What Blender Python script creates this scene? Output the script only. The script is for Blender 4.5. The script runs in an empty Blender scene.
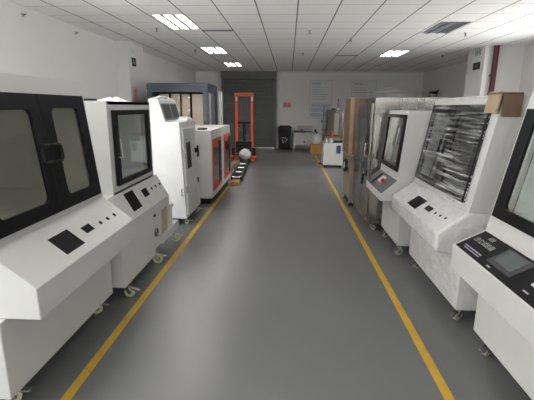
import bpy, bmesh, math, random
from mathutils import Vector, Matrix, noise
random.seed(7)
C = bpy.context.scene.collection
PI = math.pi

# ------------------------------------------------------------------ materials
def new_mat(name):
    m = bpy.data.materials.new(name); m.use_nodes = True
    nt = m.node_tree
    for n in list(nt.nodes): nt.nodes.remove(n)
    out = nt.nodes.new('ShaderNodeOutputMaterial')
    return m, nt, out

def pbr(name, col, rough=0.5, metal=0.0, var=0.0, scale=6.0, bump=0.0, bscale=40.0, spec=0.5, rvar=0.0, stretch=None, coat=0.0):
    m, nt, out = new_mat(name)
    p = nt.nodes.new('ShaderNodeBsdfPrincipled')
    p.inputs['Roughness'].default_value = rough
    p.inputs['Metallic'].default_value = metal
    p.inputs['Specular IOR Level'].default_value = spec
    p.inputs['Base Color'].default_value = (*col, 1)
    if coat: p.inputs['Coat Weight'].default_value = coat
    nt.links.new(p.outputs[0], out.inputs[0])
    tc = nt.nodes.new('ShaderNodeTexCoord')
    src = tc.outputs['Object']
    if stretch:
        mp = nt.nodes.new('ShaderNodeMapping'); mp.inputs['Scale'].default_value = stretch
        nt.links.new(src, mp.inputs[0]); src = mp.outputs[0]
    if var or rvar:
        n = nt.nodes.new('ShaderNodeTexNoise'); n.inputs['Scale'].default_value = scale; n.inputs['Detail'].default_value = 4
        nt.links.new(src, n.inputs['Vector'])
        if var:
            r = nt.nodes.new('ShaderNodeValToRGB')
            r.color_ramp.elements[0].position = .3; r.color_ramp.elements[1].position = .7
            r.color_ramp.elements[0].color = (*[max(0, c*(1-var)) for c in col], 1)
            r.color_ramp.elements[1].color = (*[min(1, c*(1+var)) for c in col], 1)
            nt.links.new(n.outputs['Fac'], r.inputs[0]); nt.links.new(r.outputs[0], p.inputs['Base Color'])
        if rvar:
            mr = nt.nodes.new('ShaderNodeMapRange')
            mr.inputs['From Min'].default_value = .3; mr.inputs['From Max'].default_value = .7
            mr.inputs['To Min'].default_value = max(0, rough-rvar); mr.inputs['To Max'].default_value = min(1, rough+rvar)
            nt.links.new(n.outputs['Fac'], mr.inputs[0]); nt.links.new(mr.outputs[0], p.inputs['Roughness'])
    if bump:
        n2 = nt.nodes.new('ShaderNodeTexNoise'); n2.inputs['Scale'].default_value = bscale; n2.inputs['Detail'].default_value = 3
        nt.links.new(src, n2.inputs['Vector'])
        b = nt.nodes.new('ShaderNodeBump'); b.inputs['Strength'].default_value = bump; b.inputs['Distance'].default_value = .02
        nt.links.new(n2.outputs['Fac'], b.inputs['Height']); nt.links.new(b.outputs[0], p.inputs['Normal'])
    return m

def emis(name, col, s):
    m, nt, out = new_mat(name)
    e = nt.nodes.new('ShaderNodeEmission'); e.inputs[0].default_value = (*col, 1); e.inputs[1].default_value = s
    nt.links.new(e.outputs[0], out.inputs[0]); return m

def glass(name, tint=(.75, .8, .78), refl=1.0, rough=.03):
    m, nt, out = new_mat(name)
    t = nt.nodes.new('ShaderNodeBsdfTransparent'); t.inputs[0].default_value = (*tint, 1)
    g = nt.nodes.new('ShaderNodeBsdfGlossy'); g.inputs['Roughness'].default_value = rough
    lw = nt.nodes.new('ShaderNodeLayerWeight'); lw.inputs[0].default_value = .5
    pw = nt.nodes.new('ShaderNodeMath'); pw.operation = 'POWER'; pw.inputs[1].default_value = 5
    f = nt.nodes.new('ShaderNodeMath'); f.operation = 'MULTIPLY_ADD'; f.inputs[1].default_value = .96; f.inputs[2].default_value = .04
    nt.links.new(lw.outputs['Facing'], pw.inputs[0]); nt.links.new(pw.outputs[0], f.inputs[0])
    mu = nt.nodes.new('ShaderNodeMath'); mu.operation = 'MULTIPLY'; mu.use_clamp = True; mu.inputs[1].default_value = refl
    mx = nt.nodes.new('ShaderNodeMixShader')
    nt.links.new(f.outputs[0], mu.inputs[0]); nt.links.new(mu.outputs[0], mx.inputs[0])
    nt.links.new(t.outputs[0], mx.inputs[1]); nt.links.new(g.outputs[0], mx.inputs[2]); nt.links.new(mx.outputs[0], out.inputs[0])
    return m

def film(name, stretch, lo=.42, hi=.68, amin=.04, amax=.6, scale=1.0):
    """clear stretch film: mostly transparent with whitish glossy wrinkle bands"""
    m, nt, out = new_mat(name)
    tc = nt.nodes.new('ShaderNodeTexCoord')
    mp = nt.nodes.new('ShaderNodeMapping'); mp.inputs['Scale'].default_value = stretch
    n = nt.nodes.new('ShaderNodeTexNoise'); n.inputs['Scale'].default_value = scale; n.inputs['Detail'].default_value = 6; n.inputs['Distortion'].default_value = .35
    nt.links.new(tc.outputs['Object'], mp.inputs[0]); nt.links.new(mp.outputs[0], n.inputs['Vector'])
    mr = nt.nodes.new('ShaderNodeMapRange')
    mr.inputs['From Min'].default_value = lo; mr.inputs['From Max'].default_value = hi
    mr.inputs['To Min'].default_value = amin; mr.inputs['To Max'].default_value = amax
    nt.links.new(n.outputs['Fac'], mr.inputs[0])
    b = nt.nodes.new('ShaderNodeBump'); b.inputs['Strength'].default_value = .6; b.inputs['Distance'].default_value = .03
    nt.links.new(n.outputs['Fac'], b.inputs['Height'])
    p = nt.nodes.new('ShaderNodeBsdfPrincipled'); p.inputs['Base Color'].default_value = (.88, .88, .87, 1)
    p.inputs['Roughness'].default_value = .16; p.inputs['Specular IOR Level'].default_value = .8
    nt.links.new(b.outputs[0], p.inputs['Normal'])
    t = nt.nodes.new('ShaderNodeBsdfTransparent'); t.inputs[0].default_value = (.97, .97, .97, 1)
    mx = nt.nodes.new('ShaderNodeMixShader')
    n3 = nt.nodes.new('ShaderNodeTexNoise'); n3.inputs['Scale'].default_value = 3.2; n3.inputs['Detail'].default_value = 2
    nt.links.new(tc.outputs['Object'], n3.inputs['Vector'])
    m3 = nt.nodes.new('ShaderNodeMapRange'); m3.inputs['From Min'].default_value = .38; m3.inputs['From Max'].default_value = .62
    m3.inputs['To Min'].default_value = .25; m3.inputs['To Max'].default_value = 1.0
    nt.links.new(n3.outputs['Fac'], m3.inputs[0])
    mm = nt.nodes.new('ShaderNodeMath'); mm.operation = 'MULTIPLY'
    nt.links.new(mr.outputs[0], mm.inputs[0]); nt.links.new(m3.outputs[0], mm.inputs[1])
    nt.links.new(mm.outputs[0], mx.inputs[0]); nt.links.new(t.outputs[0], mx.inputs[1]); nt.links.new(p.outputs[0], mx.inputs[2])
    nt.links.new(mx.outputs[0], out.inputs[0])
    return m

def ceiling_mat():
    m, nt, out = new_mat('ceiling_tiles')
    p = nt.nodes.new('ShaderNodeBsdfPrincipled'); p.inputs['Roughness'].default_value = .85
    tc = nt.nodes.new('ShaderNodeTexCoord'); sp = nt.nodes.new('ShaderNodeSeparateXYZ')
    nt.links.new(tc.outputs['Object'], sp.inputs[0])
    def line(sock, off, half):
        a = nt.nodes.new('ShaderNodeMath'); a.operation = 'ADD'; a.inputs[1].default_value = off + 60.0
        w = nt.nodes.new('ShaderNodeMath'); w.operation = 'PINGPONG'; w.inputs[1].default_value = .3
        c = nt.nodes.new('ShaderNodeMath'); c.operation = 'LESS_THAN'; c.inputs[1].default_value = half
        nt.links.new(sock, a.inputs[0]); nt.links.new(a.outputs[0], w.inputs[0]); nt.links.new(w.outputs[0], c.inputs[0])
        return c.outputs[0]
    lx = line(sp.outputs[0], -.1, .011)
    ly = line(sp.outputs[1], -6.85+.6*12-.6*12, .006)
    n = nt.nodes.new('ShaderNodeTexNoise'); n.inputs['Scale'].default_value = 1.6; n.inputs['Detail'].default_value = 5
    nt.links.new(tc.outputs['Object'], n.inputs['Vector'])
    r = nt.nodes.new('ShaderNodeValToRGB')
    r.color_ramp.elements[0].color = (.86, .85, .83, 1); r.color_ramp.elements[1].color = (.91, .90, .88, 1)
    nt.links.new(n.outputs['Fac'], r.inputs[0])
    m1 = nt.nodes.new('ShaderNodeMixRGB'); m1.inputs[2].default_value = (.30, .29, .28, 1)
    m2 = nt.nodes.new('ShaderNodeMixRGB'); m2.inputs[2].default_value = (.20, .195, .19, 1)
    nt.links.new(ly, m1.inputs[0]); nt.links.new(r.outputs[0], m1.inputs[1])
    nt.links.new(lx, m2.inputs[0]); nt.links.new(m1.outputs[0], m2.inputs[1])
    nt.links.new(m2.outputs[0], p.inputs['Base Color'])
    v = nt.nodes.new('ShaderNodeTexVoronoi'); v.inputs['Scale'].default_value = 45
    nt.links.new(tc.outputs['Object'], v.inputs['Vector'])
    b = nt.nodes.new('ShaderNodeBump'); b.inputs['Strength'].default_value = .15; b.inputs['Distance'].default_value = .01
    nt.links.new(v.outputs['Distance'], b.inputs['Height']); nt.links.new(b.outputs[0], p.inputs['Normal'])
    nt.links.new(p.outputs[0], out.inputs[0]); return m

M = dict(
    white=pbr('white_powder_coat', (.66, .65, .635), .38, var=.02, scale=3, bump=.04, bscale=160),
    white2=pbr('pale_grey_powder_coat', (.6, .6, .585), .4, var=.02, scale=3),
    wrapped=pbr('white_foam_wrap', (.76, .76, .755), .45, var=.03, scale=5, bump=.35, bscale=7),
    filmy=pbr('film_covered_white', (.78, .775, .765), .22, var=.05, scale=9, bump=.7, bscale=9, stretch=(2, 1, 2), coat=.4),
    black=pbr('black_lacquer', (.009, .009, .011), .35, spec=.22),
    blackm=pbr('matt_black', (.012, .012, .013), .55, spec=.3),
    rubber=pbr('black_rubber', (.02, .02, .02), .7),
    hole=pbr('dark_display', (.008, .009, .009), .55, spec=.15),
    steel=pbr('stainless_steel', (.42, .385, .355), .22, metal=1, var=.05, scale=4, stretch=(8, 8, .6), rvar=.08),
    liner=pbr('chamber_liner', (.84, .86, .83), .5, metal=.0, var=.06, scale=4),
    chrome=pbr('zinc_plate', (.62, .62, .62), .25, metal=1),
    caster=pbr('cream_polyurethane', (.58, .56, .38), .45),
    slate=pbr('slate_blue_paint', (.065, .08, .10), .4, var=.05),
    darkgrey=pbr('dark_grey_plastic', (.17, .17, .18), .42),
    panelgrey=pbr('grey_console_paint', (.11, .11, .115), .4),
    screen=pbr('grey_touchscreen', (.11, .125, .13), .22),
    bezel=pbr('screen_bezel', (.06, .06, .065), .35),
    print=pbr('white_print', (.40, .40, .40), .5),
    violet=pbr('pale_violet_print', (.42, .40, .52), .5),
    orange=pbr('orange_paint', (.80, .085, .022), .4, var=.05),
    redpanel=pbr('orange_red_panel', (.58, .09, .05), .45),
    red=pbr('red_plastic', (.65, .03, .03), .35),
    redpipe=pbr('red_pipe_paint', (.085, .006, .012), .4),
    cardboard=pbr('cardboard', (.20, .125, .078), .8, var=.12, scale=7, stretch=(3, 3, .5)),
    cardlight=pbr('pale_cardboard', (.40, .29, .20), .8, var=.08, scale=7),
    tan=pbr('tan_board', (.50, .42, .29), .7, var=.06),
    cream=pbr('cream_panel', (.74, .63, .51), .55, var=.08, scale=3),
    olive=pbr('brown_grey_body', (.24, .20, .155), .5, var=.12, scale=5),
    wall=pbr('painted_plaster', (.72, .70, .69), .8, var=.015, scale=1.2, bump=.06, bscale=60),
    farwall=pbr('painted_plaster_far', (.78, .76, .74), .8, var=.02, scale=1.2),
    shutter=pbr('grey_shutter_slats', (.125, .13, .12), .45, var=.06, scale=3),
    floor=pbr('grey_epoxy_floor', (.152, .154, .157), .34, var=.045, scale=.9, bump=.03, bscale=9, rvar=.05),
    yellow=pbr('yellow_floor_tape', (.60, .36, .035), .5, var=.12, scale=5),
    tray=pbr('white_reflector', (.85, .85, .85), .25),
    louvre=pbr('aluminium_louvre', (.62, .63, .66), .3, metal=.95),
    offtube=pbr('unlit_tube', (.75, .75, .76), .3),
    tube=emis('lit_tube', (1, .965, .93), 64.0),
    glass=glass('door_glass', (.965, .985, .975), 1.7, .05),
    darkglass=glass('tinted_door_glass', (.93, .92, .89), 2.0, .10),
    smokeglass=glass('smoked_door_glass', (.55, .56, .56), 1.8, .05),
    acrylic=glass('clear_acrylic', (.86, .86, .84), 2.0, .08),
    blackglass=pbr('dark_window', (.012, .013, .013), .25, spec=.3),
    paper=pbr('poster_paper', (.72, .73, .72), .6),
    posterframe=pbr('poster_frame', (.55, .56, .56), .5),
    ink=pbr('grey_ink', (.46, .48, .49), .7),
    blueink=pbr('blue_ink', (.44, .52, .64), .7),
    redpaper=pbr('red_notice_paper', (.58, .24, .21), .7),
    pinkpaper=pbr('pink_notice_paper', (.78, .42, .44), .7),
    bag=pbr('white_plastic_bag', (.70, .70, .70), .4, bump=.6, bscale=9),
    blue=pbr('dark_blue_label', (.04, .06, .16), .4),
    yelloww=pbr('yellow_wood', (.55, .30, .07), .6, var=.1),
    film_h=film('stretch_film_bands', (2.2, 1.3, 44), .46, .70, .02, .72, 1.5),
    film_v=film('stretch_film_wrap', (3, 2.2, 1.2), .47, .78, .03, .30, 1.6),
    film_c=film('stretch_film_smooth', (3, 3, 5), .48, .75, .0, .16, 1.6),
    film_s=film('stretch_film_loose', (3, 3, 5), .45, .72, .03, .30, 1.6),
)
M['ceiling'] = ceiling_mat()

# ------------------------------------------------------------------ mesh helpers
def box(bm, x0, x1, y0, y1, z0, z1):
    vs = [bm.verts.new(p) for p in ((x0,y0,z0),(x1,y0,z0),(x1,y1,z0),(x0,y1,z0),(x0,y0,z1),(x1,y0,z1),(x1,y1,z1),(x0,y1,z1))]
    for f in ((0,3,2,1),(4,5,6,7),(0,1,5,4),(1,2,6,5),(2,3,7,6),(3,0,4,7)): bm.faces.new([vs[i] for i in f])
    return bm

def prism(bm, prof, y0, y1):
    """closed XZ outline pulled along Y"""
    a = [bm.verts.new((x, y0, z)) for x, z in prof]; b = [bm.verts.new((x, y1, z)) for x, z in prof]
    bm.faces.new(a); bm.faces.new(b[::-1])
    n = len(prof)
    for i in range(n): bm.faces.new((a[i], b[i], b[(i+1) % n], a[(i+1) % n]))
    bmesh.ops.recalc_face_normals(bm, faces=bm.faces[:])
    return bm

class Slope:
    """inclined panel that runs along Y; A = lower line (x, z), B = upper line; side +1 faces +X, -1 faces -X"""
    def __init__(s, A, B, side):
        a = Vector((A[0], 0, A[1])); b = Vector((B[0], 0, B[1])); s.A = a; s.u = (b-a).normalized(); s.L = (b-a).length
        s.n = Vector((s.u.z, 0, -s.u.x))*side
    def pt(s, y, d, h=0):
        p = s.A + s.u*d + s.n*h; return Vector((p.x, y, p.z))
    def slab(s, bm, y0, y1, d0, d1, h0, h1):
        vs = [bm.verts.new(s.pt(y, d, h)) for h in (h0, h1) for y, d in ((y0,d0),(y1,d0),(y1,d1),(y0,d1))]
        fs = [bm.faces.new([vs[i] for i in f]) for f in ((0,3,2,1),(4,5,6,7),(0,1,5,4),(1,2,6,5),(2,3,7,6),(3,0,4,7))]
        bmesh.ops.recalc_face_normals(bm, faces=fs); return bm
    def rslab(s, bm, y0, y1, d0, d1, h0, h1, r=.02, k=4):
        out = []
        for cy, cd, a0 in ((y1-r,d1-r,0),(y0+r,d1-r,90),(y0+r,d0+r,180),(y1-r,d0+r,270)):
            for i in range(k+1):
                a = math.radians(a0+90*i/k); out.append((cy+r*math.cos(a), cd+r*math.sin(a)))
        lo = [bm.verts.new(s.pt(y,d,h0)) for y,d in out]; hi = [bm.verts.new(s.pt(y,d,h1)) for y,d in out]
        fs = [bm.faces.new(lo[::-1]), bm.faces.new(hi)]; n = len(out)
        for i in range(n): fs.append(bm.faces.new((lo[i], lo[(i+1)%n], hi[(i+1)%n], hi[i])))
        bmesh.ops.recalc_face_normals(bm, faces=fs); return bm
    def ring(s, bm, Y0, Y1, D0, D1, y0, y1, d0, d1, h0, h1, r=0.0):
        """frame: outer rectangle Y0..Y1 x D0..D1 with the opening y0..y1 x d0..d1 (rounded when r)"""
        if r <= 0:
            inner = [(y0,d0),(y1,d0),(y1,d1),(y0,d1)]; outer = [(Y0,D0),(Y1,D0),(Y1,D1),(Y0,D1)]
        else:
            inner, outer = [], []
            for cy, cd, a0, o in ((y0+r,d0+r,180,(Y0,D0)),(y1-r,d0+r,270,(Y1,D0)),(y1-r,d1-r,0,(Y1,D1)),(y0+r,d1-r,90,(Y0,D1))):
                for i in range(5):
                    a = math.radians(a0+90*i/4); inner.append((cy+r*math.cos(a), cd+r*math.sin(a)))
                    e = (i-2)
                    if i == 0: outer.append((inner[-1][0] if o[0] not in (Y0, Y1) else (o[0] if a0 in (180, 0) else inner[-1][0]), o[1] if a0 in (270, 90) else inner[-1][1]))
                    elif i == 4: outer.append((inner[-1][0] if a0 in (180, 0) else o[0], o[1] if a0 in (180, 0) else inner[-1][1]))
                    elif i == 2: outer.append(o)
                    elif i == 1: outer.append(((outer[-1][0]+o[0])/2, (outer[-1][1]+o[1])/2))
                    else:
                        outer.append(None)
            n = len(outer)
            for i in range(n):
                if outer[i] is None:
                    a, b = outer[i-1], outer[(i+1) % n]; outer[i] = ((a[0]+b[0])/2, (a[1]+b[1])/2)
        n = len(inner)
        I = [[bm.verts.new(s.pt(y,d,h)) for y,d in inner] for h in (h0,h1)]
        O = [[bm.verts.new(s.pt(y,d,h)) for y,d in outer] for h in (h0,h1)]
        fs = []
        for i in range(n):
            j = (i+1) % n
            fs.append(bm.faces.new((O[1][i],O[1][j],I[1][j],I[1][i])))
            fs.append(bm.faces.new((O[0][i],I[0][i],I[0][j],O[0][j])))
            fs.append(bm.faces.new((O[0][i],O[0][j],O[1][j],O[1][i])))
            fs.append(bm.faces.new((I[0][i],I[1][i],I[1][j],I[0][j])))
        bmesh.ops.recalc_face_normals(bm, faces=fs); return bm
    def disc(s, bm, y, d, r, h0, h1, n=16):
        lo = [bm.verts.new(s.pt(y+r*math.cos(2*PI*i/n), d+r*math.sin(2*PI*i/n), h0)) for i in range(n)]
        hi = [bm.verts.new(s.pt(y+r*math.cos(2*PI*i/n), d+r*math.sin(2*PI*i/n), h1)) for i in range(n)]
        fs = [bm.faces.new(lo[::-1]), bm.faces.new(hi)]
        for i in range(n): fs.append(bm.faces.new((lo[i], lo[(i+1)%n], hi[(i+1)%n], hi[i])))
        bmesh.ops.recalc_face_normals(bm, faces=fs); return bm

def cyl(bm, p0, p1, r0, r1=None, n=16, caps=True):
    r1 = r0 if r1 is None else r1
    p0, p1 = Vector(p0), Vector(p1); d = (p1-p0).normalized()
    a = d.orthogonal().normalized(); b = d.cross(a)
    lo = [bm.verts.new(p0+(a*math.cos(2*PI*i/n)+b*math.sin(2*PI*i/n))*r0) for i in range(n)]
    hi = [bm.verts.new(p1+(a*math.cos(2*PI*i/n)+b*math.sin(2*PI*i/n))*r1) for i in range(n)]
    fs = []
    if caps: fs += [bm.faces.new(lo[::-1]), bm.faces.new(hi)]
    for i in range(n): fs.append(bm.faces.new((lo[i], lo[(i+1)%n], hi[(i+1)%n], hi[i])))
    bmesh.ops.recalc_face_normals(bm, faces=fs); return bm

def tube(bm, pts, r, n=8, closed=False):
    pts = [Vector(p) for p in pts]; rings = []
    N = len(pts); up = Vector((0.13, .31, .94)).normalized()
    for i, p in enumerate(pts):
        t = (pts[(i+1) % N]-pts[i-1]) if closed else (pts[min(i+1, N-1)]-pts[max(i-1, 0)])
        t.normalize(); a = t.cross(up)
        if a.length < 1e-3: a = t.orthogonal()
        a.normalize(); b = t.cross(a)
        rings.append([bm.verts.new(p+(a*math.cos(2*PI*k/n)+b*math.sin(2*PI*k/n))*r) for k in range(n)])
    fs = []
    for i in range(N if closed else N-1):
        A, B = rings[i], rings[(i+1) % N]
        for k in range(n): fs.append(bm.faces.new((A[k], A[(k+1)%n], B[(k+1)%n], B[k])))
    if not closed: fs += [bm.faces.new(rings[0][::-1]), bm.faces.new(rings[-1])]
    bmesh.ops.recalc_face_normals(bm, faces=fs); return bm

def lathe(bm, prof, cx, cy, cz, n=20):
    rings = [[bm.verts.new((cx+r*math.cos(2*PI*k/n), cy+r*math.sin(2*PI*k/n), cz+z)) for k in range(n)] for r, z in prof]
    fs = []
    for A, B in zip(rings, rings[1:]):
        for k in range(n): fs.append(bm.faces.new((A[k], A[(k+1)%n], B[(k+1)%n], B[k])))
    fs += [bm.faces.new(rings[0][::-1]), bm.faces.new(rings[-1])]
    bmesh.ops.recalc_face_normals(bm, faces=fs); return bm

def sheet(bm, f, nu, nv):
    g = [[bm.verts.new(f(i/nu, j/nv)) for j in range(nv+1)] for i in range(nu+1)]
    for i in range(nu):
        for j in range(nv): bm.faces.new((g[i][j], g[i+1][j], g[i+1][j+1], g[i][j+1]))
    return bm

def B(): return bmesh.new()

def top_of(o):
    while o.parent: o = o.parent
    return o

def obj(name, bm, mat, parent=None, bevel=0.0, smooth=False, subsurf=0):
    """link the mesh as ONE object; the vertices come in world coordinates"""
    me = bpy.data.meshes.new(name)
    o = bpy.data.objects.new(name, me); C.objects.link(o)
    if parent:
        L = top_of(parent).location
        bmesh.ops.translate(bm, verts=bm.verts[:], vec=-L)
        o.parent = parent
    else:
        xs = [v.co for v in bm.verts]
        c = Vector(((min(v.x for v in xs)+max(v.x for v in xs))/2, (min(v.y for v in xs)+max(v.y for v in xs))/2, min(v.z for v in xs)))
        bmesh.ops.translate(bm, verts=bm.verts[:], vec=-c); o.location = c
    bm.to_mesh(me); bm.free()
    me.materials.append(M[mat] if isinstance(mat, str) else mat)
    if smooth:
        for p in me.polygons: p.use_smooth = True
        me.set_sharp_from_angle(angle=math.radians(38))
    if bevel:
        b = o.modifiers.new('bevel', 'BEVEL'); b.width = bevel; b.segments = 2; b.limit_method = 'ANGLE'; b.angle_limit = math.radians(35)
    if subsurf:
        s = o.modifiers.new('sub', 'SUBSURF'); s.levels = s.render_levels = subsurf
    return o

def thing(name, label, cat, loc, group=None):
    o = bpy.data.objects.new(name, None); C.objects.link(o); o.location = loc; o.empty_display_size = .1
    o['label'] = label; o['category'] = cat
    if group: o['group'] = group
    return o

def tag(o, label, cat, group=None):
    o['label'] = label; o['category'] = cat
    if group: o['group'] = group
    return o

def struct(name, bm, mat, parent=None, **k):
    bm2 = bm
    me = bpy.data.meshes.new(name); o = bpy.data.objects.new(name, me); C.objects.link(o)
    bm2.to_mesh(me); bm2.free(); me.materials.append(M[mat])
    if parent: o.parent = parent
    else: o['kind'] = 'structure'
    return o

def dup(root, loc, label, group=None):
    r = root.copy(); C.objects.link(r); r.location = loc; r['label'] = label
    if group: r['group'] = group
    for ch in root.children:
        c = ch.copy(); C.objects.link(c); c.parent = r
        for g in ch.children:
            d = g.copy(); C.objects.link(d); d.parent = c
    return r

# ------------------------------------------------------------------ room
XL, XR, YB, YF, H = -3.97, 5.5, -4.0, 17.5, 3.19
struct('floor', box(B(), XL-.2, XR+.2, YB-.2, YF+.2, -.1, 0), 'floor')
struct('wall_far', box(B(), XL-.2, XR+.2, YF, YF+.2, 0, H+.2), 'farwall')
# unseen windows added to brighten ceiling and machines; area lamps stand in for daylight
n_win = 0
def wall_with_added_windows(name, axis, wall_c, out, a0, a1, wins, z0, z1, energy):
    """wall along `axis` ('x' or 'y') with openings; `out` = +1 / -1 says to which side the outdoors lies"""
    global n_win
    def bb(b, u0, u1, w0, w1, za, zb):
        w0, w1 = sorted((wall_c+out*w0, wall_c+out*w1))
        return box(b, u0, u1, w0, w1, za, zb) if axis == 'x' else box(b, w0, w1, u0, u1, za, zb)
    b = B(); u = a0
    for p_, q_ in wins: bb(b, u, p_, 0, .2, z0, z1); u = q_
    bb(b, u, a1, 0, .2, z0, z1); bb(b, a0, a1, 0, .2, 0, z0); bb(b, a0, a1, 0, .2, z1, H+.2)
    struct(name, b, 'wall')
    for p_, q_ in wins:
        n_win += 1
        wn = bpy.data.objects.new('window_%d' % n_win, None); C.objects.link(wn); wn['kind'] = 'structure'
        b = B(); m_ = (p_+q_)/2
        for x0, x1 in ((p_, p_+.05), (m_-.025, m_+.025), (q_-.05, q_)): bb(b, x0, x1, .07, .13, z0, z1)
        for za, zb in ((z0, z0+.05), (z1-.05, z1)):
            bb(b, p_+.05, m_-.025, .07, .13, za, zb); bb(b, m_+.025, q_-.05, .07, .13, za, zb)
        struct('window_frame', b, 'white2', wn)
        b = B(); bb(b, p_+.05, q_-.05, .098, .102, z0+.05, z1-.05); struct('window_glass', b, 'acrylic', wn)
        li = bpy.data.lights.new('window_daylight', 'AREA'); li.shape = 'RECTANGLE'; li.size = q_-p_; li.size_y = z1-z0  # added fill lamp behind the unseen pane, lifts the ceiling
        li.energy = energy*(q_-p_)*(z1-z0); li.color = (.97, .98, 1.0)
        lo = bpy.data.objects.new('window_daylight', li); C.objects.link(lo)
        zc = (z0+z1)/2
        d_ = Vector((0, -out, 0)) if axis == 'x' else Vector((-out, 0, 0))
        lo.location = Vector((m_, wall_c, zc) if axis == 'x' else (wall_c, m_, zc))-d_*.19
        lo.rotation_euler = d_.to_track_quat('-Z', 'Y').to_euler()
wall_with_added_windows('wall_near', 'x', YB, -1, XL-.2, XR+.2, ((-3.5, -1.5), (-1.0, 1.0), (1.5, 3.5), (3.9, 5.3)), .8, 2.9, 6)
wall_with_added_windows('wall_left', 'y', XL, -1, YB, YF, ((-.6, 1.4), (1.9, 4.3)), 1.0, 2.9, 34)
wall_with_added_windows('wall_right', 'y', XR, 1, YB, YF, ((5.4, 7.2), (7.5, 9.0)), .9, 2.2, 46)
struct('wall_column_left', box(B(), XL, -3.68, 9.46, 10.45, 0, H), 'wall')
struct('wall_column_right', box(B(), 4.60, XR, 10.25, 11.18, 0, H), 'wall')

# ceiling tile grid, left open where the recessed light troffers sit
X0 = .1-.6*7; Y0 = 6.85-.6*18.0
troffers = []
for yy in (3.25, 6.85, 10.45, 14.05): troffers.append((-2.3, yy, True, 'left'))
for yy, on in ((7.45, False), (11.05, True), (14.65, False)): troffers.append((2.5, yy, on, 'right'))
def in_troffer(cx, cy):
    return any(x < cx < x+.6 and y < cy < y+1.2 for x, y, _, _ in troffers)
bm = B()
for i in range(17):
    for j in range(37):
        x0, y0 = X0+.6*i, Y0+.6*j
        if in_troffer(x0+.3, y0+.3): continue
        x1, y1 = x0+.6, y0+.6
        x0, x1 = max(x0, XL), min(x1, XR); y0, y1 = max(y0, YB), min(y1, YF)
        if x1-x0 < .01 or y1-y0 < .01: continue
        vs = [bm.verts.new(p) for p in ((x0,y0,H),(x0,y1,H),(x1,y1,H),(x1,y0,H))]; bm.faces.new(vs)
bmesh.ops.remove_doubles(bm, verts=bm.verts[:], dist=.0005)
ceil = struct('ceiling', bm, 'ceiling')
struct('ceiling_slab', box(B(), XL-.2, XR+.2, YB-.2, YF+.2, H+.2, H+.3), 'blackm')

# ceiling light troffers
def troffer(x, y, on):
    t = thing('ceiling_light', '', 'ceiling light', (x+.3, y+.6, H-.005))
    b = B(); z0, z1 = H, H+.10
    box(b, x+.001, x+.012, y+.001, y+1.199, z0, z1); box(b, x+.588, x+.599, y+.001, y+1.199, z0, z1)
    box(b, x+.012, x+.588, y+.001, y+.012, z0, z1); box(b, x+.012, x+.588, y+1.188, y+1.199, z0, z1)
    box(b, x+.001, x+.599, y+.001, y+1.199, z1, z1+.01)
    box(b, x+.012, x+.06, y+.012, y+1.188, H, H+.004); box(b, x+.57, x+.588, y+.012, y+1.188, H, H+.004)
    obj('housing', b, 'tray', t)
    for k in range(3):
        cx = x+.11+.19*k
        obj('fluorescent_tube', cyl(B(), (cx, y+.03, H+.062), (cx, y+1.17, H+.062), .014, n=10), 'tube' if on else 'offtube', t, smooth=True)
    b = B()
    for k in range(4):
        cx = x+.012+.192*k
        prism(b, [(cx-.03, H+.004), (cx+.03, H+.004), (cx, H+.05)] if 0 < k < 3 else ([(cx, H+.004), (cx+.014, H+.004), (cx, H+.05)] if k == 0 else [(cx, H+.004), (cx, H+.05), (cx-.014, H+.004)]), y+.012, y+1.188)
    for k in range(3):
        xa, xb = x+.03+.192*k, x+.18+.192*k
        for q in range(1, 10):
            box(b, xa, xb, y+.12*q-.001, y+.12*q+.001, H+.004, H+.045)
    obj('louvre', b, 'louvre', t)
    return t
n_l = {'left': 0, 'right': 0}
names_left = ['lit three-tube ceiling light in the left row, above the big white double-door chamber',
              'largest bright three-tube ceiling light in view, above the left machines', 'middle of the three bright ceiling lights receding over the left machines', 'farthest small bright ceiling light in the left row, near the grey shutter']
names_right = ['large unlit louvred ceiling light showing grey metal blades, at upper right', 'lit whitish ceiling light in the right row, between two unlit ones', 'farthest dark unlit ceiling light in the right row, before the notice boards']
for x, y, on, s in troffers:
    t = troffer(x, y, on); t['label'] = (names_left if s == 'left' else names_right)[n_l[s]]; n_l[s] += 1
    t['group'] = 'recessed ceiling lights'

# sprinkler heads below the ceiling
spr = None
for x, y, lab in ((.37, 8.2, 'small dark ceiling sprinkler head in the middle, the nearest above the aisle'), (1.29, 9.15, 'small dark ceiling sprinkler head on a grid line, right of the aisle'),
                  (.35, 11.5, 'tiny ceiling sprinkler head above the aisle, farther from the camera'), (-2.52, 7.95, 'small ceiling sprinkler head left of the largest bright ceiling light'),
                  (-2.47, 10.9, 'small ceiling sprinkler head left of the middle bright ceiling light'), (3.4, 8.5, 'small ceiling sprinkler head just beyond the large unlit louvred ceiling light'),
                  (4.2, 11.9, 'small ceiling sprinkler head left of the right column with the red pipe')):
    if spr is None:
        spr = thing('sprinkler_head', lab, 'sprinkler', (x, y, H), 'ceiling sprinkler heads')
        obj('base_ring', cyl(B(), (x,y,H), (x,y,H-.012), .035, .03), 'chrome', spr, smooth=True)
        obj('nozzle', lathe(B(), [(.012, 0), (.012,-.03), (.018,-.032), (.018,-.04), (.01,-.042)], x, y, H-.012), 'darkgrey', spr, smooth=True)
        obj('deflector', cyl(B(), (x,y,H-.062), (x,y,H-.066), .026), 'darkgrey', spr, smooth=True)
    else: dup(spr, (x, y, H), lab)
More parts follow.
